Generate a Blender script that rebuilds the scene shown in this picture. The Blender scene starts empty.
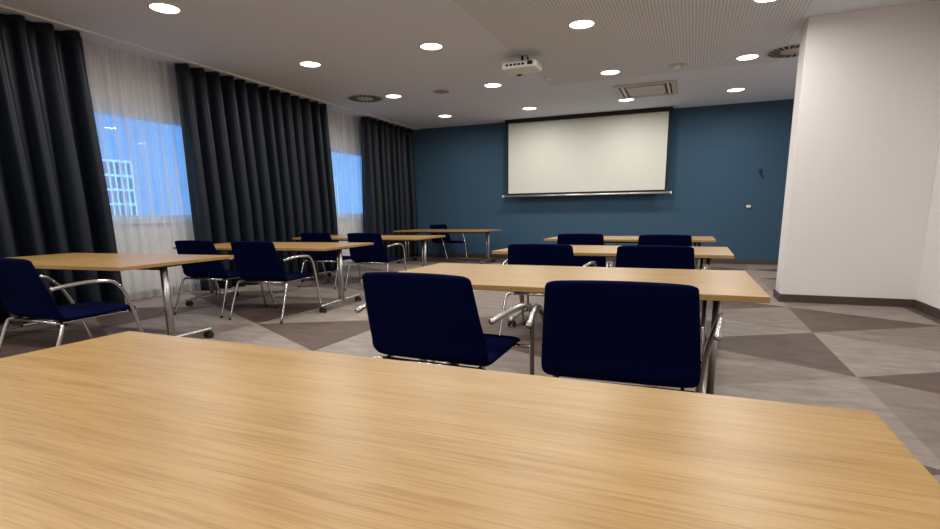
import bpy, bmesh, math, random
from mathutils import Vector, Matrix
random.seed(7)
S = bpy.context.scene
C = S.collection
R_ = math.radians

# ------------------------------------------------------------------ materials
def lin(r, g, b):
    f = lambda c: (c / 12.92 if c <= .04045 else ((c + .055) / 1.055) ** 2.4)
    return (f(r / 255), f(g / 255), f(b / 255), 1)

class NT:
    def __init__(s, name):
        s.m = bpy.data.materials.new(name); s.m.use_nodes = True
        s.t = s.m.node_tree; s.n = s.t.nodes; s.b = s.n['Principled BSDF']; s.out = s.n['Material Output']
    def add(s, typ, **kw):
        n = s.n.new(typ)
        for k, v in kw.items(): setattr(n, k, v)
        return n
    def link(s, a, b): s.t.links.new(a, b)
    def set(s, **kw):
        for k, v in kw.items(): s.b.inputs[k.replace('_', ' ')].default_value = v
        return s

def plain(name, col, rough=.5, metal=0., noise=0., scale=20., bump=0., spec=.5):
    t = NT(name); t.set(Base_Color=col, Roughness=rough, Metallic=metal)
    t.b.inputs['Specular IOR Level'].default_value = spec
    if noise or bump:
        tc = t.add('ShaderNodeTexCoord'); nz = t.add('ShaderNodeTexNoise')
        nz.inputs['Scale'].default_value = scale; nz.inputs['Detail'].default_value = 4
        t.link(tc.outputs['Object'], nz.inputs['Vector'])
        if noise:
            mx = t.add('ShaderNodeMix', data_type='RGBA')
            mx.inputs['A'].default_value = tuple(c * (1 - noise) for c in col[:3]) + (1,)
            mx.inputs['B'].default_value = tuple(min(1, c * (1 + noise)) for c in col[:3]) + (1,)
            t.link(nz.outputs['Fac'], mx.inputs['Factor']); t.link(mx.outputs['Result'], t.b.inputs['Base Color'])
        if bump:
            bp = t.add('ShaderNodeBump'); bp.inputs['Strength'].default_value = bump; bp.inputs['Distance'].default_value = .002
            t.link(nz.outputs['Fac'], bp.inputs['Height']); t.link(bp.outputs['Normal'], t.b.inputs['Normal'])
    return t.m

def emit(name, col, st):
    t = NT(name); t.set(Base_Color=col, Roughness=.6)
    t.b.inputs['Emission Color'].default_value = col; t.b.inputs['Emission Strength'].default_value = st
    return t.m

def wood():
    t = NT('oak_veneer')
    tc = t.add('ShaderNodeTexCoord'); oi = t.add('ShaderNodeObjectInfo')
    off = t.add('ShaderNodeVectorMath', operation='SCALE'); off.inputs['Scale'].default_value = 17.
    t.link(oi.outputs['Location'], off.inputs[0])
    ad = t.add('ShaderNodeVectorMath', operation='ADD'); t.link(tc.outputs['Object'], ad.inputs[0]); t.link(off.outputs[0], ad.inputs[1])
    def streak(sx, sy, detail, lo, hi, dist=0.):
        mp = t.add('ShaderNodeMapping'); mp.inputs['Scale'].default_value = (sx, sy, sy)
        t.link(ad.outputs[0], mp.inputs['Vector'])
        nz = t.add('ShaderNodeTexNoise'); nz.inputs['Scale'].default_value = 1; nz.inputs['Detail'].default_value = detail
        nz.inputs['Distortion'].default_value = dist
        t.link(mp.outputs[0], nz.inputs['Vector'])
        mr = t.add('ShaderNodeMapRange'); mr.inputs['From Min'].default_value = lo; mr.inputs['From Max'].default_value = hi
        t.link(nz.outputs['Fac'], mr.inputs['Value']); return mr.outputs['Result']
    a = streak(1.1, 14, 3, .3, .72, .3)      # broad bands
    b = streak(7, 210, 3, .45, .66)        # fine pores
    c = streak(2.2, 62, 3, .42, .68, .3)
    m1 = t.add('ShaderNodeMix', data_type='RGBA'); m1.inputs['A'].default_value = lin(154, 121, 71); m1.inputs['B'].default_value = lin(167, 134, 84)
    t.link(a, m1.inputs['Factor'])
    m2 = t.add('ShaderNodeMix', data_type='RGBA', blend_type='MULTIPLY'); m2.inputs['B'].default_value = (.80, .74, .66, 1)
    fb = t.add('ShaderNodeMath', operation='MULTIPLY'); fb.inputs[1].default_value = 1.; t.link(b, fb.inputs[0])
    t.link(fb.outputs[0], m2.inputs['Factor']); t.link(m1.outputs['Result'], m2.inputs['A'])
    m3 = t.add('ShaderNodeMix', data_type='RGBA', blend_type='MULTIPLY'); m3.inputs['B'].default_value = (.86, .80, .72, 1)
    fc = t.add('ShaderNodeMath', operation='MULTIPLY'); fc.inputs[1].default_value = .6; t.link(c, fc.inputs[0])
    t.link(fc.outputs[0], m3.inputs['Factor']); t.link(m2.outputs['Result'], m3.inputs['A'])
    t.link(m3.outputs['Result'], t.b.inputs['Base Color'])
    t.set(Roughness=.36); t.b.inputs['Specular IOR Level'].default_value = .34
    bp = t.add('ShaderNodeBump'); bp.inputs['Strength'].default_value = .12; bp.inputs['Distance'].default_value = .001
    t.link(b, bp.inputs['Height']); t.link(bp.outputs['Normal'], t.b.inputs['Normal'])
    return t.m

def floor_mat(name, col, ang):
    t = NT(name); tc = t.add('ShaderNodeTexCoord')
    mp = t.add('ShaderNodeMapping'); mp.inputs['Rotation'].default_value = (0, 0, ang); mp.inputs['Scale'].default_value = (2.6, 6.5, 1)
    t.link(tc.outputs['Object'], mp.inputs['Vector'])
    nz = t.add('ShaderNodeTexNoise'); nz.inputs['Scale'].default_value = 1.6; nz.inputs['Detail'].default_value = 7; nz.inputs['Roughness'].default_value = .62
    t.link(mp.outputs[0], nz.inputs['Vector'])
    mr = t.add('ShaderNodeMapRange'); mr.inputs['From Min'].default_value = .3; mr.inputs['From Max'].default_value = .7
    t.link(nz.outputs['Fac'], mr.inputs['Value'])
    mx = t.add('ShaderNodeMix', data_type='RGBA')
    mx.inputs['A'].default_value = tuple(c * .74 for c in col[:3]) + (1,); mx.inputs['B'].default_value = tuple(c * 1.22 for c in col[:3]) + (1,)
    t.link(mr.outputs[0], mx.inputs['Factor']); t.link(mx.outputs['Result'], t.b.inputs['Base Color'])
    t.set(Roughness=.62); t.b.inputs['Specular IOR Level'].default_value = .3
    return t.m

def ceiling_mat():
    t = NT('ceiling_paint'); tc = t.add('ShaderNodeTexCoord'); sp = t.add('ShaderNodeSeparateXYZ')
    t.link(tc.outputs['Object'], sp.inputs[0])
    def math_(op, a, b=None):
        n = t.add('ShaderNodeMath', operation=op)
        for i, v in enumerate((a, b)):
            if v is None: continue
            if isinstance(v, (int, float)): n.inputs[i].default_value = v
            else: t.link(v, n.inputs[i])
        return n.outputs[0]
    p = .036
    fx = math_('SUBTRACT', math_('FRACT', math_('DIVIDE', sp.outputs['X'], p)), .5)
    fy = math_('SUBTRACT', math_('FRACT', math_('DIVIDE', sp.outputs['Y'], p)), .5)
    d2 = math_('ADD', math_('MULTIPLY', fx, fx), math_('MULTIPLY', fy, fy))
    hole = math_('LESS_THAN', d2, .062)
    inx = math_('MULTIPLY', math_('GREATER_THAN', sp.outputs['X'], -2.35), math_('LESS_THAN', sp.outputs['X'], 1.02))
    iny = math_('MULTIPLY', math_('GREATER_THAN', sp.outputs['Y'], -3.), math_('LESS_THAN', sp.outputs['Y'], 9.2))
    msk = math_('MULTIPLY', hole, math_('MULTIPLY', inx, iny))
    mx = t.add('ShaderNodeMix', data_type='RGBA'); mx.inputs['A'].default_value = CEIL; mx.inputs['B'].default_value = (.34, .33, .32, 1)
    t.link(msk, mx.inputs['Factor']); t.link(mx.outputs['Result'], t.b.inputs['Base Color']); t.set(Roughness=.85)
    t.b.inputs['Specular IOR Level'].default_value = .2
    return t.m

def cloth_mat(name, transp, transl, col):
    t = NT(name); t.n.remove(t.b)
    d = t.add('ShaderNodeBsdfDiffuse'); d.inputs['Color'].default_value = col
    l = t.add('ShaderNodeBsdfTranslucent'); l.inputs['Color'].default_value = col
    tr = t.add('ShaderNodeBsdfTransparent'); tr.inputs['Color'].default_value = (.97, .97, .97, 1)
    m1 = t.add('ShaderNodeMixShader'); m1.inputs[0].default_value = transl
    t.link(d.outputs[0], m1.inputs[1]); t.link(l.outputs[0], m1.inputs[2])
    tc = t.add('ShaderNodeTexCoord'); nz = t.add('ShaderNodeTexNoise'); nz.inputs['Scale'].default_value = 2.5
    mp = t.add('ShaderNodeMapping'); mp.inputs['Scale'].default_value = (.3, 5, .22)
    t.link(tc.outputs['Object'], mp.inputs[0]); t.link(mp.outputs[0], nz.inputs['Vector'])
    mr = t.add('ShaderNodeMapRange'); mr.inputs['From Min'].default_value = .3; mr.inputs['From Max'].default_value = .7; mr.inputs['To Min'].default_value = transp - .28; mr.inputs['To Max'].default_value = transp + .18
    t.link(nz.outputs['Fac'], mr.inputs['Value'])
    m2 = t.add('ShaderNodeMixShader'); t.link(mr.outputs[0], m2.inputs[0])
    t.link(m1.outputs[0], m2.inputs[1]); t.link(tr.outputs[0], m2.inputs[2])
    t.link(m2.outputs[0], t.out.inputs['Surface'])
    return t.m

def glass_mat():
    t = NT('window_glass'); t.n.remove(t.b)
    tr = t.add('ShaderNodeBsdfTransparent'); tr.inputs['Color'].default_value = (.9, .95, 1, 1)
    g = t.add('ShaderNodeBsdfGlossy'); g.inputs['Roughness'].default_value = .02
    m = t.add('ShaderNodeMixShader'); m.inputs[0].default_value = .06; t.link(tr.outputs[0], m.inputs[1]); t.link(g.outputs[0], m.inputs[2])
    t.link(m.outputs[0], t.out.inputs['Surface']); return t.m

def fabric(name, col, sheen=0., scale=350, bump=.25, rough=.95, spec=.04):
    t = NT(name); t.set(Base_Color=col, Roughness=rough); t.b.inputs['Specular IOR Level'].default_value = spec
    t.b.inputs['Sheen Weight'].default_value = sheen
    tc = t.add('ShaderNodeTexCoord'); nz = t.add('ShaderNodeTexNoise'); nz.inputs['Scale'].default_value = scale; nz.inputs['Detail'].default_value = 2
    t.link(tc.outputs['Object'], nz.inputs['Vector'])
    bp = t.add('ShaderNodeBump'); bp.inputs['Strength'].default_value = bump; bp.inputs['Distance'].default_value = .001
    t.link(nz.outputs['Fac'], bp.inputs['Height']); t.link(bp.outputs['Normal'], t.b.inputs['Normal'])
    return t.m

CEIL = lin(217, 222, 231)
M = dict(
    wood=wood(),
    edge=plain('table_edge_band', lin(186, 146, 92), .5, noise=.08, scale=30),
    ceil=ceiling_mat(),
    white_wall=plain('white_wall_paint', lin(228, 224, 221), .85, noise=.015, scale=8, bump=.06, spec=.2),
    blue_wall=plain('petrol_wall_paint', lin(55, 83, 105), .75, noise=.04, scale=6, bump=.05, spec=.3),
    base=plain('dark_baseboard', lin(72, 58, 52), .5, noise=.12, scale=12),
    steel=plain('polished_steel', lin(200, 198, 194), .2, 1.),
    satin=plain('satin_steel', lin(178, 175, 170), .34, 1.),
    black=plain('black_plastic', lin(22, 21, 21), .45),
    darkmetal=plain('dark_metal', lin(48, 46, 45), .5, .6),
    navy=fabric('navy_upholstery', lin(1, 5, 38), .0),
    curtain=fabric('charcoal_curtain_cloth', lin(22, 28, 38), .0, 220, .12, .42, .3),
    sheer=cloth_mat('sheer_voile', .54, .42, (.8, .8, .8, 1)),
    glass=glass_mat(),
    white_plastic=plain('white_plastic', lin(226, 224, 220), .45),
    frame_white=plain('white_window_frame', lin(220, 220, 222), .45),
    screen=plain('projection_cloth', lin(210, 210, 199), .8, noise=.01, scale=3, spec=.2),
    screen_black=plain('screen_black_border', lin(14, 14, 16), .7),
    alu=plain('aluminium_bar', lin(215, 215, 215), .3, .8),
    lamp=emit('lamp_diffuser', (1, .95, .88, 1), 7.),
    vent=plain('vent_metal', lin(190, 184, 178), .5),
    vent_dark=plain('vent_void', lin(20, 19, 18), .8),
    gap=plain('air_gap_grey', lin(84, 79, 75), .8),
    facade=plain('facade_render', lin(135, 160, 195), .8, noise=.1, scale=.8),
    facade_glass=plain('facade_window', lin(70, 95, 140), .3),
    facade_white=plain('facade_railing', lin(245, 250, 250), .5),
    asphalt=plain('yard_paving', lin(120, 120, 125), .9, noise=.1, scale=2),
)
FL = [floor_mat('floor_light', lin(138, 126, 118), .5), floor_mat('floor_medium', lin(124, 110, 101), -.45), floor_mat('floor_dark', lin(88, 72, 65), .35)]

# ------------------------------------------------------------------ mesh helpers
def obj(name, bm, mats, parent=None, smooth=False, bevel=0., loc=None):
    bmesh.ops.recalc_face_normals(bm, faces=bm.faces[:])
    me = bpy.data.meshes.new(name); bm.to_mesh(me); bm.free()
    if not isinstance(mats, (list, tuple)): mats = [mats]
    for m in mats: me.materials.append(m)
    if smooth:
        for p in me.polygons: p.use_smooth = True
    o = bpy.data.objects.new(name, me); C.objects.link(o)
    if parent: o.parent = parent
    if loc: o.location = loc
    if bevel:
        b = o.modifiers.new('bevel', 'BEVEL'); b.width = bevel; b.segments = 2; b.limit_method = 'ANGLE'
    return o

def box(bm, x0, x1, y0, y1, z0, z1, mi=0):
    v = [bm.verts.new((x, y, z)) for x in (x0, x1) for y in (y0, y1) for z in (z0, z1)]
    for f in ((0, 1, 3, 2), (4, 6, 7, 5), (0, 4, 5, 1), (2, 3, 7, 6), (0, 2, 6, 4), (1, 5, 7, 3)):
        bm.faces.new([v[i] for i in f]).material_index = mi
    return bm

def B(*a): return box(bmesh.new(), *a)

def smooth_path(p, n=6):
    p = [Vector(q) for q in p]; out = []
    for i in range(len(p) - 1):
        a = p[i - 1] if i else p[i] * 2 - p[i + 1]; b, c = p[i], p[i + 1]
        d = p[i + 2] if i + 2 < len(p) else c * 2 - b
        for k in range(n):
            t = k / n
            out.append(.5 * ((2 * b) + (c - a) * t + (2 * a - 5 * b + 4 * c - d) * t * t + (3 * b - a - 3 * c + d) * t ** 3))
    out.append(p[-1]); return out

def tube(bm, pts, r, seg=10, n=6, ry=None, smooth=True):
    P = smooth_path(pts, n) if smooth else [Vector(q) for q in pts]
    ry = ry or r; rings = []
    T = [((P[min(i + 1, len(P) - 1)] - P[max(i - 1, 0)]).normalized()) for i in range(len(P))]
    u = T[0].orthogonal().normalized()
    if abs(T[0].x) < .9: u = (Vector((1, 0, 0)) - T[0] * T[0].x).normalized()
    for i, p in enumerate(P):
        u = (u - T[i] * u.dot(T[i])).normalized(); w = T[i].cross(u)
        rings.append([bm.verts.new(p + u * math.cos(2 * math.pi * k / seg) * r + w * math.sin(2 * math.pi * k / seg) * ry) for k in range(seg)])
    for a, b in zip(rings, rings[1:]):
        for k in range(seg): bm.faces.new((a[k], a[(k + 1) % seg], b[(k + 1) % seg], b[k]))
    bm.faces.new(rings[0][::-1]); bm.faces.new(rings[-1]); return bm

def lathe(bm, prof, cx=0, cy=0, seg=32, cap=False, mi=0):
    rs = [[bm.verts.new((cx + r * math.cos(2 * math.pi * k / seg), cy + r * math.sin(2 * math.pi * k / seg), z)) for k in range(seg)] for r, z in prof]
    for a, b in zip(rs, rs[1:]):
        for k in range(seg): bm.faces.new((a[k], a[(k + 1) % seg], b[(k + 1) % seg], b[k])).material_index = mi
    if cap:
        bm.faces.new(rs[0][::-1]).material_index = mi; bm.faces.new(rs[-1]).material_index = mi
    return bm

def thing(name, label, cat, loc=(0, 0, 0), rz=0., group=None):
    o = bpy.data.objects.new(name, None); C.objects.link(o); o.empty_display_size = .1
    o.location = loc; o.rotation_euler = (0, 0, rz); o['label'] = label; o['category'] = cat
    if group: o['group'] = group
    return o

def tag(o, label, cat, group=None):
    o['label'] = label; o['category'] = cat
    if group: o['group'] = group
    return o

def struct(name, bm, m, **k):
    o = obj(name, bm, m, **k); o['kind'] = 'structure'; return o

def dup(root, loc, rz, label, group=None):
    r = root.copy(); C.objects.link(r); r.location = loc; r.rotation_euler = (0, 0, rz); r['label'] = label
    if group: r['group'] = group
    for ch in list(root.children):
        c = ch.copy(); C.objects.link(c); c.parent = r
        for g in list(ch.children):
            d = g.copy(); C.objects.link(d); d.parent = c
    return r

# ------------------------------------------------------------------ room
XL, XR, YB, YF, ZC = -7.0, 2.39, 12.3, -4.2, 3.2
PX0, PY0, PY1 = 1.062, 7.31, 7.75          # white wall stub on the right

def floor():
    bm = bmesh.new()
    cols = [-8.1, -6.8, -5.45, -4.115, -2.815, -1.47, -.13, 1.085, 2.27, 3.45]
    k0 = cols.index(1.085)
    y0, dy = 6.915, 1.417
    def node(k, j):                       # odd columns are shifted by half a step
        return (cols[k], y0 - dy * (j + (.5 if (k - k0) % 2 else 0)))
    # named tones: key (column gap, kind, j): kind 'u' has its flat side on the left column, 'd' on the right column
    known = {(k0, 'u', 0): 2, (k0, 'd', 0): 0, (k0, 'u', 1): 0, (k0, 'd', 1): 1, (k0, 'u', 2): 1, (k0, 'd', 2): 2, (k0, 'd', 3): 0, (k0, 'u', 3): 2, (k0, 'u', -1): 1,
             (3, 'd', 2): 2, (2, 'd', 1): 2, (2, 'u', 1): 0, (3, 'u', 1): 0, (3, 'u', 2): 0, (3, 'd', 1): 1, (4, 'u', 1): 0, (4, 'u', 2): 0, (2, 'u', 0): 0, (2, 'd', 2): 1,
             (k0 - 1, 'd', 0): 1, (k0 - 1, 'u', 0): 0, (k0 - 1, 'd', 1): 2, (k0 - 1, 'u', 1): 1, (k0 - 1, 'd', 2): 0, (k0 - 1, 'u', 2): 2, (k0 - 1, 'u', -1): 2, (k0 - 1, 'd', -1): 0}
    rnd = random.Random(11)
    def vtx(k, j):
        return bm.verts.new((*node(k, j), 0))
    for k in range(len(cols) - 1):
        even = (k - k0) % 2 == 0
        for j in range(-6, 10):
            # 'u': two nodes on column k, apex on k+1 ; 'd': apex on column k, two on k+1
            if even:
                U = [node(k, j), node(k, j + 1), node(k + 1, j)]
                D = [node(k, j), node(k + 1, j - 1), node(k + 1, j)]
            else:
                U = [node(k, j), node(k, j + 1), node(k + 1, j + 1)]
                D = [node(k, j), node(k + 1, j), node(k + 1, j + 1)]
            for kind, T in (('u', U), ('d', D)):
                tone = known.get((k, kind, j), None)
                r = rnd.choice((0, 0, 1, 2, 1, 2))
                if tone is None: tone = r
                f = bm.faces.new([bm.verts.new((x, y, 0)) for x, y in T]); f.material_index = tone
    bmesh.ops.remove_doubles(bm, verts=bm.verts[:], dist=.001)
    for co, no in (((XL, 0, 0), (-1, 0, 0)), ((XR, 0, 0), (1, 0, 0)), ((0, YB, 0), (0, 1, 0)), ((0, YF, 0), (0, -1, 0))):
        bmesh.ops.bisect_plane(bm, geom=bm.verts[:] + bm.edges[:] + bm.faces[:], plane_co=co, plane_no=no, clear_outer=True)
    ext = bmesh.ops.extrude_face_region(bm, geom=bm.faces[:])
    bmesh.ops.translate(bm, vec=(0, 0, -.1), verts=[e for e in ext['geom'] if isinstance(e, bmesh.types.BMVert)])
    return struct('floor', bm, FL)
floor()
struct('ceiling', B(XL - .3, XR + .2, YF - .2, YB + .2, ZC, ZC + .2), M['ceil'])
struct('wall_back', B(XL - .3, XR + .2, YB, YB + .2, -.1, ZC), M['blue_wall'])
struct('wall_right', B(XR, XR + .2, YF, YB, -.1, ZC), M['white_wall'])
struct('wall_front', B(XL - .3, XR + .2, YF - .2, YF, -.1, ZC), M['white_wall'])
struct('wall_partition', B(PX0, XR, PY0, PY1, 0, ZC), M['white_wall'], bevel=.004)
W = [(4.0, 6.2), (8.75, 10.95)]; WZ = (1.05, 2.5)
bm = bmesh.new()
ys = [YF] + [v for w in W for v in w] + [YB]
for i in range(0, len(ys), 2): box(bm, XL - .14, XL, ys[i], ys[i + 1], -.1, ZC)
for a, b in W: box(bm, XL - .14, XL, a, b, -.1, WZ[0]); box(bm, XL - .14, XL, a, b, WZ[1], ZC)
struct('wall_left', bm, M['white_wall'])
H = .092
struct('baseboard_back', B(XL, XR, YB - .018, YB, 0, H), M['base'], bevel=.003)
struct('baseboard_right', B(XR - .018, XR, YF, PY0, 0, H), M['base'], bevel=.003)
bm = B(PX0 - .018, XR - .018, PY0 - .018, PY0, 0, H); box(bm, PX0 - .018, PX0, PY0, PY1 + .018, 0, H); box(bm, PX0, XR, PY1, PY1 + .018, 0, H)
struct('baseboard_partition', bm, M['base'])
struct('baseboard_left', B(XL, XL + .018, YF, YB - .018, 0, H), M['base'], bevel=.003)
struct('trim_1', B(-6.50, -6.485, YF, YB, ZC - .018, ZC), M['white_plastic'])
for i, (a, b) in enumerate(W):
    x0, x1 = XL - .09, XL - .02; t = .08
    bm = B(x0, x1, a, a + t, *WZ); box(bm, x0, x1, b - t, b, *WZ); box(bm, x0, x1, a + t, b - t, WZ[0], WZ[0] + t); box(bm, x0, x1, a + t, b - t, WZ[1] - t, WZ[1])
    w = struct('window_%d' % (i + 1), bm, M['frame_white'])
    g = obj('window_pane', B(XL - .06, XL - .055, a + t, b - t, WZ[0] + t, WZ[1] - t), M['glass'], w); g['kind'] = 'structure'
    s = obj('window_sill', B(XL - .02, XL + .05, a - .04, b + .04, WZ[0] - .03, WZ[0]), M['frame_white'], w); s['kind'] = 'structure'

# ------------------------------------------------------------------ curtains
def curtain_mesh(y0, y1, x0, amp, wave, z0, z1, seed, flare=0., jag=.35, drift=0.):
    rnd = random.Random(seed); bm = bmesh.new()
    L = y1 - y0; nf = max(2, round(L / wave)); nu = nf * 16; nv = 26
    ph = [rnd.uniform(-.9, .9) for _ in range(nf + 3)]; am = [rnd.uniform(.65, 1.25) for _ in range(nf + 3)]
    rows = []
    for j in range(nv + 1):
        v = j / nv; z = z1 + (z0 - z1) * v
        row = []
        for i in range(nu + 1):
            u = i / nu; k = u * nf; ki = int(k); fr = k - ki
            a = am[ki] * (1 - fr) + am[ki + 1] * fr; p = ph[ki] * (1 - fr) + ph[ki + 1] * fr
            grow = .55 + .45 * min(1, v * 1.6)
            th = 2 * math.pi * k + p * jag * (1 + 1.2 * v)
            x = x0 + amp * a * grow * (2 * (.5 - .5 * math.cos(th)) ** 1.5 - .9)
            y = y0 + L * u + .06 * wave * grow * math.sin(2 * th + p) + flare * v * (u - .5) * L + drift * v
            row.append(bm.verts.new((x, y, z)))
        rows.append(row)
    for a, b in zip(rows, rows[1:]):
        for i in range(nu): bm.faces.new((a[i], a[i + 1], b[i + 1], b[i]))
    return bm
def curtain(name, label, cat, group, mat, th, *a, **k):
    o = obj(name, curtain_mesh(*a, **k), mat, smooth=True); tag(o, label, cat, group)
    if th: s = o.modifiers.new('thick', 'SOLIDIFY'); s.thickness = th
    return o
gd = 'dark curtains along the window wall'; gs = 'sheer curtains at the windows'
XC = -6.66
curtain('curtain', 'dark charcoal curtain at the left edge, nearest the camera', 'curtain', gd, M['curtain'], .004, 1.2, 4.40, XC, .15, .27, .012, ZC - .014, 3, drift=.05)
curtain('curtain', 'wide dark charcoal curtain between the two sheer white curtains', 'curtain', gd, M['curtain'], .004, 5.60, 8.88, XC, .15, .26, .012, ZC - .014, 5, drift=.06)
curtain('curtain', 'dark charcoal curtain in the corner next to the blue wall', 'curtain', gd, M['curtain'], .004, 10.12, 12.2, XC, .14, .25, .012, ZC - .014, 8, flare=.02)
curtain('sheer_curtain', 'wide sheer white curtain over the window nearer the camera', 'curtain', gs, M['sheer'], 0, 4.15, 6.0, XC - .2, .03, .17, .012, ZC - .014, 21)
curtain('sheer_curtain', 'sheer white curtain over the far window, beside the corner curtain', 'curtain', gs, M['sheer'], 0, 8.72, 10.6, XC - .2, .02, .16, .012, ZC - .014, 24)

# ------------------------------------------------------------------ outside the windows
bd = thing('office_building', 'pale office building with white gridded balconies seen through the sheer curtains', 'building', (-13, 12, -3))
obj('facade', B(-1.5, 0, -14, 22, 0, 14), M['facade'], bd)
for (ya, yb) in ((-4.6, -2.75), (3.7, 5.6), (9.5, 11.5)):
    za, zb = 3.75, 5.45
    obj('window', B(0, .02, ya, yb, za, zb), M['facade_glass'], bd)
    bm = bmesh.new()
    for i in range(6): z = za + (zb - za) * i / 5; box(bm, .02, .07, ya, yb, z - .03, z + .03)
    for i in range(14): y = ya + (yb - ya) * i / 13; box(bm, .03, .06, y - .018, y + .018, za, zb)
    obj('balcony_grid', bm, M['facade_white'], bd)
struct('ground', B(-13, XL - .3, -14, 36, -3.2, -3), M['asphalt'])

# ------------------------------------------------------------------ tables
def make_table(loc, rz, w, d, label, group, inset=.2):
    t = thing('folding_table', label, 'table', loc, rz, group)
    top = obj('tabletop', B(-w / 2, w / 2, -d / 2, d / 2, .712, .74), [M['wood']], t, bevel=.0025)
    ly = -.13; lx = w / 2 - inset
    obj('beam', B(-lx, lx, ly - .03, ly + .03, .672, .70), M['darkmetal'], t, bevel=.004)
    for s in (-1, 1):
        x = s * lx
        bm = bmesh.new(); tube(bm, [(x + .02 * s, ly, .085), (x + .02 * s, ly, .70)], .019, 14, 1, .03, smooth=False)
        leg = obj('leg', bm, M['satin'], t, smooth=True)
        bm = bmesh.new(); tube(bm, [(x - .035 * s, ly + .02, .08), (x - .035 * s, ly + .02, .70)], .012, 10, 1, smooth=False)
        obj('brace_tube', bm, M['steel'], leg, smooth=True)
        obj('top_bracket', B(x - .05, x + .05, ly - .16, ly + .16, .695, .712), M['black'], leg, bevel=.003)
        bm = bmesh.new()
        tube(bm, [(x, ly - .43, .075), (x, ly - .40, .082), (x, ly, .088), (x, ly + .40, .082), (x, ly + .43, .075)], .028, 12, 5, .017)
        ft = obj('foot_bar', bm, M['satin'], t, smooth=True)
        for q in (-1, 1):
            bm = bmesh.new(); cy = ly + q * .41
            for dx in (-.025, .025):
                m = len(bm.verts); lathe(bm, [(.0, -.011), (.026, -.011), (.03, -.007), (.03, .007), (.026, .011), (.0, .011)], 0, 0, 18)
                bm.verts.ensure_lookup_table()
                for v in bm.verts[m:]: v.co = Vector((x + dx + v.co.z, cy + v.co.x, .031 + v.co.y))
            box(bm, x - .014, x + .014, cy - .022, cy + .022, .03, .07)
            obj('caster', bm, M['black'], ft, bevel=.002)
    return t
GT = 'oak meeting tables set in rows'
TB = [
 (-.667, .568, 1.99, 1.08, 0, 'oak table nearest the camera, bare top filling the foreground'),
 (-.695, 3.032, 2.04, 1.065, .5, 'oak table just ahead of the foreground one, two big navy chair backs before it'),
 (-.712, 5.37, 2.12, 1.11, -.5, 'oak table third from the camera in the row facing the screen'),
 (-.80, 7.798, 2.2, 1.07, 0, 'oak table in the row facing the screen, farthest from the camera'),
 (-4.98, 3.082, 2.1, 1.16, 4.5, 'oak table by the nearer sheer curtain, shining with window light'),
 (-4.86, 5.28, 2.12, 1.18, 5.5, 'oak table in front of the wide middle dark curtain'),
 (-5.0, 7.626, 2.3, 1.12, 3, 'oak table by the far window, third along the curtain side'),
 (-5.13, 11.04, 2.22, 1.1, 1, 'oak table alone in the far corner beside the blue wall'),
]
for x, y, w, d, a, lab in TB: make_table((x, y, 0), R_(a), w, d, lab, GT, .2 if x > -4 else (.1 if y < 6 else .1))

# ------------------------------------------------------------------ chairs
def shell(bm, prof, hw, th, nu=14, round_end=None, rr=.05, bow=0.):
    """prof: list of (y,z); hw(s) half width at s in 0..1; closed padded sheet with soft rim"""
    P = [Vector((0, y, z)) for y, z in prof]; n = len(P)
    L = [0]
    for a, b in zip(P, P[1:]): L.append(L[-1] + (b - a).length)
    tot = L[-1]; fr, bk = [], []
    for i, p in enumerate(P):
        t = (P[min(i + 1, n - 1)] - P[max(i - 1, 0)]).normalized(); nrm = Vector((0, -t.z, t.y))
        s = L[i] / tot; w = hw(s)
        e = tot - L[i]
        if round_end and e < rr: w -= rr - math.sqrt(max(0, rr * rr - (rr - e) ** 2))
        endt = min(1, (e + .004) / .02) if round_end else 1
        a, b = [], []
        for k in range(nu + 1):
            u = -1 + 2 * k / nu; u = math.copysign(1 - (1 - abs(u)) ** 1.5, u)
            h = th / 2 * (max(0, 1 - abs(u) ** 10) ** .5 * .78 + .22) * (.35 + .65 * endt ** .5)
            c = p + Vector((u * w, 0, 0)) + nrm * bow * (u * u - .4) * min(1, s * 2)
            a.append(bm.verts.new(c + nrm * h)); b.append(bm.verts.new(c - nrm * h))
        fr.append(a); bk.append(b)
    for i in range(n - 1):
        for k in range(nu):
            bm.faces.new((fr[i][k], fr[i][k + 1], fr[i + 1][k + 1], fr[i + 1][k])); bm.faces.new((bk[i][k], bk[i + 1][k], bk[i + 1][k + 1], bk[i][k + 1]))
        for k in (0, nu): bm.faces.new((fr[i][k], fr[i + 1][k], bk[i + 1][k], bk[i][k]))
    for i in (0, n - 1):
        for k in range(nu): bm.faces.new((fr[i][k], fr[i][k + 1], bk[i][k + 1], bk[i][k]))
    return bm

def arc(c, r, a0, a1, n):
    return [(c[0] + r * math.cos(R_(a0 + (a1 - a0) * i / n)), c[1] + r * math.sin(R_(a0 + (a1 - a0) * i / n))) for i in range(n + 1)]

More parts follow.
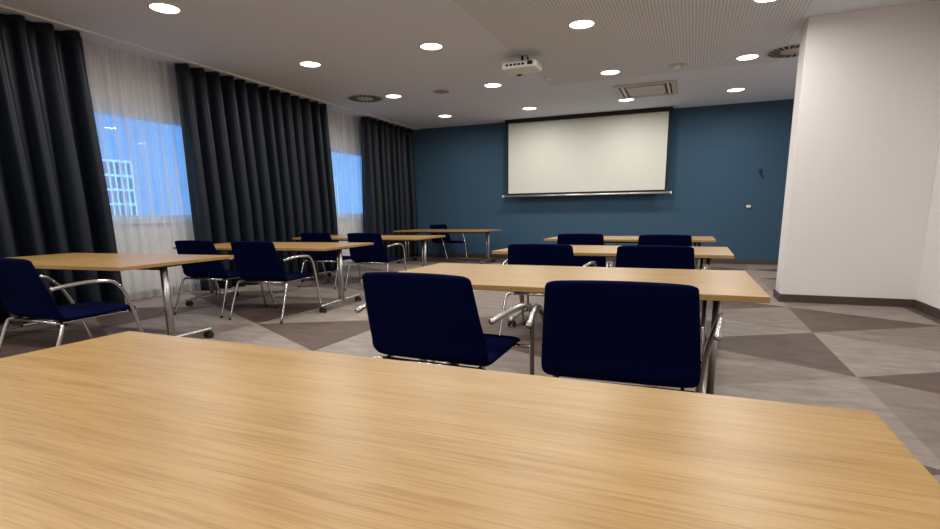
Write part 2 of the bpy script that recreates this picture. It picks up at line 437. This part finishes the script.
def make_chair(label, group):
    t = thing('armchair', label, 'chair', (0, 0, 0), 0, group)
    # bend at the rear: centre of arc
    bc = (-.235, .492); r = .062
    low = arc(bc, r, -92, -140, 5)             # seat half of the bend
    high = arc(bc, r, -140, -190, 6)
    seat = low[::-1] + [(-.16 + .06 * i, .4295 + .0012 * i) for i in range(1, 6)] + [(.185, .435), (.225, .432), (.25, .424), (.262, .412)]
    back = high + [(high[-1][0] + (-.392 - high[-1][0]) * q, high[-1][1] + (.842 - high[-1][1]) * q) for q in (.12, .25, .4, .55, .7, .82, .9, .95, .98, 1)]
    obj('seat', shell(bmesh.new(), seat, lambda s: .306 - .036 * s, .036, round_end=True, rr=.045), M['navy'], t, smooth=True)
    obj('backrest', shell(bmesh.new(), back, lambda s: .307 - .033 * max(0, s - .15) / .85, .036, round_end=True, rr=.02, bow=.016), M['navy'], t, smooth=True)
    # rear legs with the tube under the seat
    for s in (-1, 1):
        bm = tube(bmesh.new(), [(s * .337, -.447, .012), (s * .330, -.36, .24), (s * .322, -.305, .375), (s * .295, -.29, .402), (s * .25, -.288, .405)], .0125, 10, 6)
        l = obj('leg', bm, M['steel'], t, smooth=True)
        obj('foot_cap', tube(bmesh.new(), [(s * .3375, -.452, 0), (s * .3365, -.444, .022)], .015, 10, 1, smooth=False), M['black'], l)
        # front leg swings up into the arm
        bm = tube(bmesh.new(), [(s * .327, .275, .012), (s * .343, .215, .25), (s * .358, .165, .43), (s * .378, .105, .57), (s * .388, .06, .63)], .0125, 10, 6)
        l = obj('leg', bm, M['steel'], t, smooth=True)
        obj('foot_cap', tube(bmesh.new(), [(s * .3265, .278, 0), (s * .328, .272, .022)], .015, 10, 1, smooth=False), M['black'], l)
        bm = tube(bmesh.new(), [(s * .388, .06, .63), (s * .391, .025, .656), (s * .389, -.03, .668), (s * .378, -.14, .672), (s * .362, -.26, .662), (s * .350, -.352, .648)], .0135, 10, 6, .0135)
        obj('armrest', bm, M['steel'], t, smooth=True)
        bm = tube(bmesh.new(), [(s * .25, -.288, .405), (s * .25, -.2, .405), (s * .25, .17, .408), (s * .28, .19, .41), (s * .35, .19, .41)], .009, 8, 5)
        obj('seat_rail', bm, M['steel'], t, smooth=True)
    obj('crossbar', tube(bmesh.new(), [(-.255, -.288, .405), (.255, -.288, .405)], .0125, 10, 1, smooth=False), M['steel'], t, smooth=True)
    obj('crossbar', tube(bmesh.new(), [(-.27, .185, .408), (.27, .185, .408)], .009, 8, 1, smooth=False), M['steel'], t, smooth=True)
    return t
GC = 'navy armchairs at the oak tables'
CH = [
 (-1.089, 2.414, -2.8, 'navy armchair left of the pair nearest the camera, seat showing beside its back'),
 (-.251, 2.388, 2.5, 'navy armchair with large square back, right of the pair nearest the camera'),
 (-1.151, 4.665, 0, 'left navy armchair at the third oak table facing the screen'),
 (-.25, 4.626, 1., 'right navy armchair at the third oak table facing the screen'),
 (-1.252, 6.867, 2, 'left navy armchair at the farthest oak table facing the screen'),
 (-.269, 6.67, 1, 'right navy armchair at the farthest oak table facing the screen'),
 (-4.151, 2.422, -1, 'navy armchair at the left edge, by the table shining with window light'),
 (-5.09, 4.624, 3, 'left navy armchair at the table before the wide middle dark curtain'),
 (-4.235, 4.606, 3.2, 'right navy armchair at the table before the wide middle dark curtain'),
 (-5.268, 6.929, .5, 'left navy armchair at the table by the far window'),
 (-4.37, 6.875, 2.6, 'right navy armchair at the table by the far window'),
 (-5.44, 11.77, -112, 'navy armchair behind the corner table, turned sideways by the blue wall'),
]
c0 = None
for x, y, a, lab in CH:
    if c0 is None: c0 = make_chair(lab, GC); c0.location = (x, y, 0); c0.rotation_euler = (0, 0, R_(a))
    else: dup(c0, (x, y, 0), R_(a), lab, GC)

# ------------------------------------------------------------------ projection screen
YS = YB - .24
sc = thing('projection_screen', 'white pull-down projection screen with black border on the blue wall', 'screen', (-2.29, YS, ZC))
obj('casing', B(-1.80, 1.80, -.05, .09, -.085, -.001), M['screen_black'], sc, bevel=.006)
obj('black_border', B(-1.765, 1.765, -.004, .004, -1.69, -.08), M['screen_black'], sc)
obj('screen_cloth', B(-1.728, 1.728, -.007, -.0045, -1.648, -.085), M['screen'], sc)
bm = tube(bmesh.new(), [(-1.86, 0, -1.71), (1.86, 0, -1.71)], .024, 12, 1, .02, smooth=False)
bar = obj('bottom_bar', bm, M['alu'], sc, smooth=True)
for s in (-1, 1): obj('end_cap', B(s * 1.86 - .015, s * 1.86 + .015, -.028, .028, -1.735, -1.685), M['white_plastic'], bar, bevel=.004)

# ------------------------------------------------------------------ projector
PJ = thing('projector', 'white projector hanging from the ceiling on a dark pole', 'projector', (-2.24, 7.3, ZC))
zb = -.212; zt = -.122
bm = B(-.235, .235, -.17, .17, zb, zt)
body = obj('body', bm, M['white_plastic'], PJ, bevel=.02)
bm = bmesh.new()
for i in range(5): box(bm, -.18 + i * .055, -.145 + i * .055, -.174, -.168, zb + .035, zb + .06)
box(bm, .12, .19, -.174, -.168, zb + .03, zb + .075)
obj('port_panel', bm, M['vent_dark'], body)
bm = lathe(bmesh.new(), [(.06, 0), (.06, .04), (.045, .045), (.0, .03)], 0, 0, 24)
for v in bm.verts: v.co = Vector((-.1 + v.co.x, .16 + v.co.z, (zb + zt) / 2 + v.co.y))
obj('lens', bm, M['black'], body, smooth=True)
bm = bmesh.new()
for i in range(7): box(bm, .233, .2375, -.12 + i * .035, -.10 + i * .035, zb + .03, zt - .03)
obj('side_grille', bm, M['vent'], body)
pole = obj('mount_pole', tube(bmesh.new(), [(0, 0, 0), (0, 0, zt + .02)], .018, 12, 1, smooth=False), M['black'], PJ, smooth=True)
obj('ceiling_plate', lathe(bmesh.new(), [(.07, -.001), (.07, -.012), (.03, -.025)], 0, 0, 24, True), M['white_plastic'], pole)
bm = bmesh.new()
tube(bm, [(-.14, -.1, zt + .004), (0, 0, zt + .03), (.14, .1, zt + .004)], .011, 8, 4); tube(bm, [(-.14, .1, zt + .004), (0, 0, zt + .03), (.14, -.1, zt + .004)], .011, 8, 4)
obj('mount_arm', bm, M['black'], PJ, smooth=True)
obj('cable', tube(bmesh.new(), [(.05, .02, -.002), (.07, .0, -.08), (.05, -.05, -.17), (.11, -.12, zt + .03), (.14, -.16, zt - .01), (.14, -.185, zb + .06), (.13, -.17, zb + .055)], .007, 8, 5), M['black'], PJ, smooth=True)

# ------------------------------------------------------------------ ceiling fittings
def downlight(x, y, label):
    t = thing('downlight', label, 'ceiling light', (x, y, ZC), 0, 'round ceiling downlights')
    obj('trim_ring', lathe(bmesh.new(), [(.155, 0), (.155, -.006), (.148, -.010), (.137, -.010), (.135, -.004)], 0, 0, 40), M['white_plastic'], t, smooth=True)
    obj('diffuser', lathe(bmesh.new(), [(.136, -.004), (.10, -.009), (.0, -.011)], 0, 0, 40), M['lamp'], t, smooth=True)
    return t
LX = [-5.10, -3.195, -1.287, .583]; LY = [10.93, 8.755, 6.475, 4.22, 1.98, -.27, -2.5]
cn = ['in the line nearest the curtains', 'in the second line from the curtains', 'in the line before the screen', 'in the line nearest the partition wall']
rn = ['closest to the blue wall', 'second from the blue wall', 'third from the blue wall', 'fourth from the blue wall', 'fifth from the blue wall', 'sixth from the blue wall', 'last from the blue wall']
d0 = None
ENERGY = 12
for i, x in enumerate(LX):
    for j, y in enumerate(LY):
        lab = 'round downlight %s, %s' % (cn[i], rn[j])
        if d0 is None: d0 = downlight(x, y, lab); r = d0
        else: r = dup(d0, (x, y, ZC), 0, lab, 'round ceiling downlights')
        L = bpy.data.lights.get('downlight_beam')
        if not L:
            L = bpy.data.lights.new('downlight_beam', 'AREA'); L.shape = 'DISK'; L.size = .26; L.energy = ENERGY; L.color = (1, .985, .945); L.spread = R_(174)
        lo = bpy.data.objects.new('light_beam', L); C.objects.link(lo); lo.parent = r; lo.location = (0, 0, -.014)

def swirl(x, y, label):
    t = thing('ceiling_vent', label, 'vent', (x, y, ZC), 0, 'round swirl vents in the ceiling')
    obj('plate', lathe(bmesh.new(), [(.34, 0), (.34, -.004), (.335, -.006), (.0, -.006)], 0, 0, 48), M['vent'], t)
    bm = bmesh.new()
    for k in range(22):
        a = 2 * math.pi * k / 22; u = Vector((math.cos(a), math.sin(a), 0)); w = Vector((-u.y, u.x, 0))
        p = [u * .155 - w * .014, u * .155 + w * .014, u * .295 + w * .075, u * .295 + w * .018]
        vs = [bm.verts.new(q + Vector((0, 0, -.0075))) for q in p]; vs2 = [bm.verts.new(q + Vector((0, 0, -.0055))) for q in p]
        bm.faces.new(vs); bm.faces.new(vs2[::-1])
        for q in range(4): bm.faces.new((vs[q], vs[(q + 1) % 4], vs2[(q + 1) % 4], vs2[q]))
    obj('slot_ring', bm, M['vent_dark'], t)
    obj('hub', lathe(bmesh.new(), [(.14, -.006), (.135, -.014), (.0, -.016)], 0, 0, 36), M['vent'], t, smooth=True)
    return t
v0 = swirl(-5.67, 8.70, 'round swirl air vent in the ceiling near the curtains')
dup(v0, (1.125, 8.70, ZC), R_(7), 'round swirl air vent in the ceiling, half hidden by the white partition wall', 'round swirl vents in the ceiling')

ac = thing('air_conditioner', 'square ceiling air conditioning cassette just before the projection screen', 'air conditioner', (-.87, 10.22, ZC))
bm = B(-.5, .5, -.53, -.45, -.03, 0); box(bm, -.5, .5, .45, .53, -.03, 0); box(bm, -.5, -.42, -.45, .45, -.03, 0); box(bm, .42, .5, -.45, .45, -.03, 0)
obj('frame', bm, M['vent'], ac, bevel=.006)
obj('inner_panel', B(-.31, .31, -.34, .34, -.026, -.002), M['vent'], ac, bevel=.008)
obj('air_gap', B(-.42, .42, -.45, .45, -.010, -.001), M['gap'], ac)
for s in (-1, 1):
    bm = B(-.022, .022, -.38, .38, -.003, .003); bmesh.ops.rotate(bm, verts=bm.verts[:], matrix=Matrix.Rotation(R_(35 * s), 3, 'Y')); bmesh.ops.translate(bm, verts=bm.verts[:], vec=(s * .37, 0, -.02))
    bm2 = bm; obj('vane', bm2, M['white_plastic'], ac)
for s in (-1, 1):
    bm = B(-.28, .28, -.02, .02, -.003, .003); bmesh.ops.rotate(bm, verts=bm.verts[:], matrix=Matrix.Rotation(R_(-30 * s), 3, 'X')); bmesh.ops.translate(bm, verts=bm.verts[:], vec=(0, s * .395, -.02))
    obj('vane', bm, M['vent'], ac)

sd = thing('smoke_detector', 'small white smoke detector on the ceiling right of the air conditioner', 'smoke detector', (-.34, 8.79, ZC))
obj('base_plate', lathe(bmesh.new(), [(.13, 0), (.13, -.008), (.12, -.012), (.0, -.012)], 0, 0, 36), M['vent'], sd)
obj('sensor_head', lathe(bmesh.new(), [(.055, -.012), (.052, -.035), (.04, -.045), (.0, -.048)], 0, 0, 28), M['white_plastic'], sd, smooth=True)
o = obj('sprinkler_cap', lathe(bmesh.new(), [(.075, 0), (.075, -.01), (.06, -.016), (.0, -.018)], 0, 0, 28), M['white_plastic'], smooth=True, loc=(-2.23, 8.72, ZC))
tag(o, 'small flat white sprinkler cap on the ceiling just right of the projector', 'sprinkler')
sp = thing('ceiling_speaker', 'flat grey ceiling speaker disc near the swirl vent by the curtains', 'speaker', (-4.17, 8.8, ZC))
obj('rim', lathe(bmesh.new(), [(.15, 0), (.15, -.006), (.14, -.008), (.135, -.005)], 0, 0, 36), M['vent'], sp)
obj('grille', lathe(bmesh.new(), [(.136, -.004), (.0, -.006)], 0, 0, 36), plain('speaker_grille', lin(150, 142, 136), .7), sp)

# ------------------------------------------------------------------ blue wall fittings
hk = thing('wall_hook', 'small black hook with a dangling cord on the blue wall near the partition', 'hook', (1.215, YB, 1.88))
obj('hook_knob', B(-.022, .022, -.045, 0, -.03, .03), M['black'], hk, bevel=.008)
obj('cord', tube(bmesh.new(), [(0, -.035, -.01), (.015, -.035, -.06), (.05, -.02, -.13), (.07, -.015, -.16)], .011, 8, 4), M['black'], hk, smooth=True)
so = thing('wall_socket', 'tiny dark wall socket with a white insert low on the blue wall', 'socket', (1.06, YB, 1.2))
obj('cover_plate', B(-.055, .055, -.010, 0, -.055, .055), M['blue_wall'], so, bevel=.004)
obj('white_insert', B(-.04, .04, -.03, -.010, -.045, .005), M['white_plastic'], so, bevel=.004)

# ------------------------------------------------------------------ world, camera
w = bpy.data.worlds.new('sky'); S.world = w; w.use_nodes = True
bg = w.node_tree.nodes['Background']; bg.inputs['Color'].default_value = (.28, .66, 1, 1); bg.inputs['Strength'].default_value = 3.4

P = Vector((470., 315.)); V1 = Vector((692., 211.)); V2 = Vector((-810., 229.))
f = math.sqrt(-((V1 - P).dot(V2 - P)))
ray = lambda v: Vector((v.x - P.x, v.y - P.y, f))
Y = ray(V1).normalized(); X = -ray(V2).normalized(); Z = X.cross(Y)
if Z.y > 0: Z = -Z
cam = bpy.data.cameras.new('camera'); co = bpy.data.objects.new('camera', cam); C.objects.link(co)
right = Vector((X.x, Y.x, Z.x)); down = Vector((X.y, Y.y, Z.y)); fwd = Vector((X.z, Y.z, Z.z))
m = Matrix((right, -down, -fwd)).transposed().to_4x4(); m.translation = (0, 0, 1.1)
co.matrix_world = m
cam.sensor_fit = 'HORIZONTAL'; cam.sensor_width = 36; cam.lens = f / 940 * 36; cam.shift_y = (P.y - 264.5) / 940
cam.clip_start = .02; cam.clip_end = 200
S.camera = co
S.view_settings.view_transform = 'Standard'; S.view_settings.look = 'None'; S.view_settings.gamma = 1; S.view_settings.use_curve_mapping = False
S.view_settings.exposure = 0
S.cycles.max_bounces = 10; S.cycles.diffuse_bounces = 6; S.cycles.transparent_max_bounces = 12
S.cycles.sample_clamp_indirect = 6; S.cycles.use_denoising = True
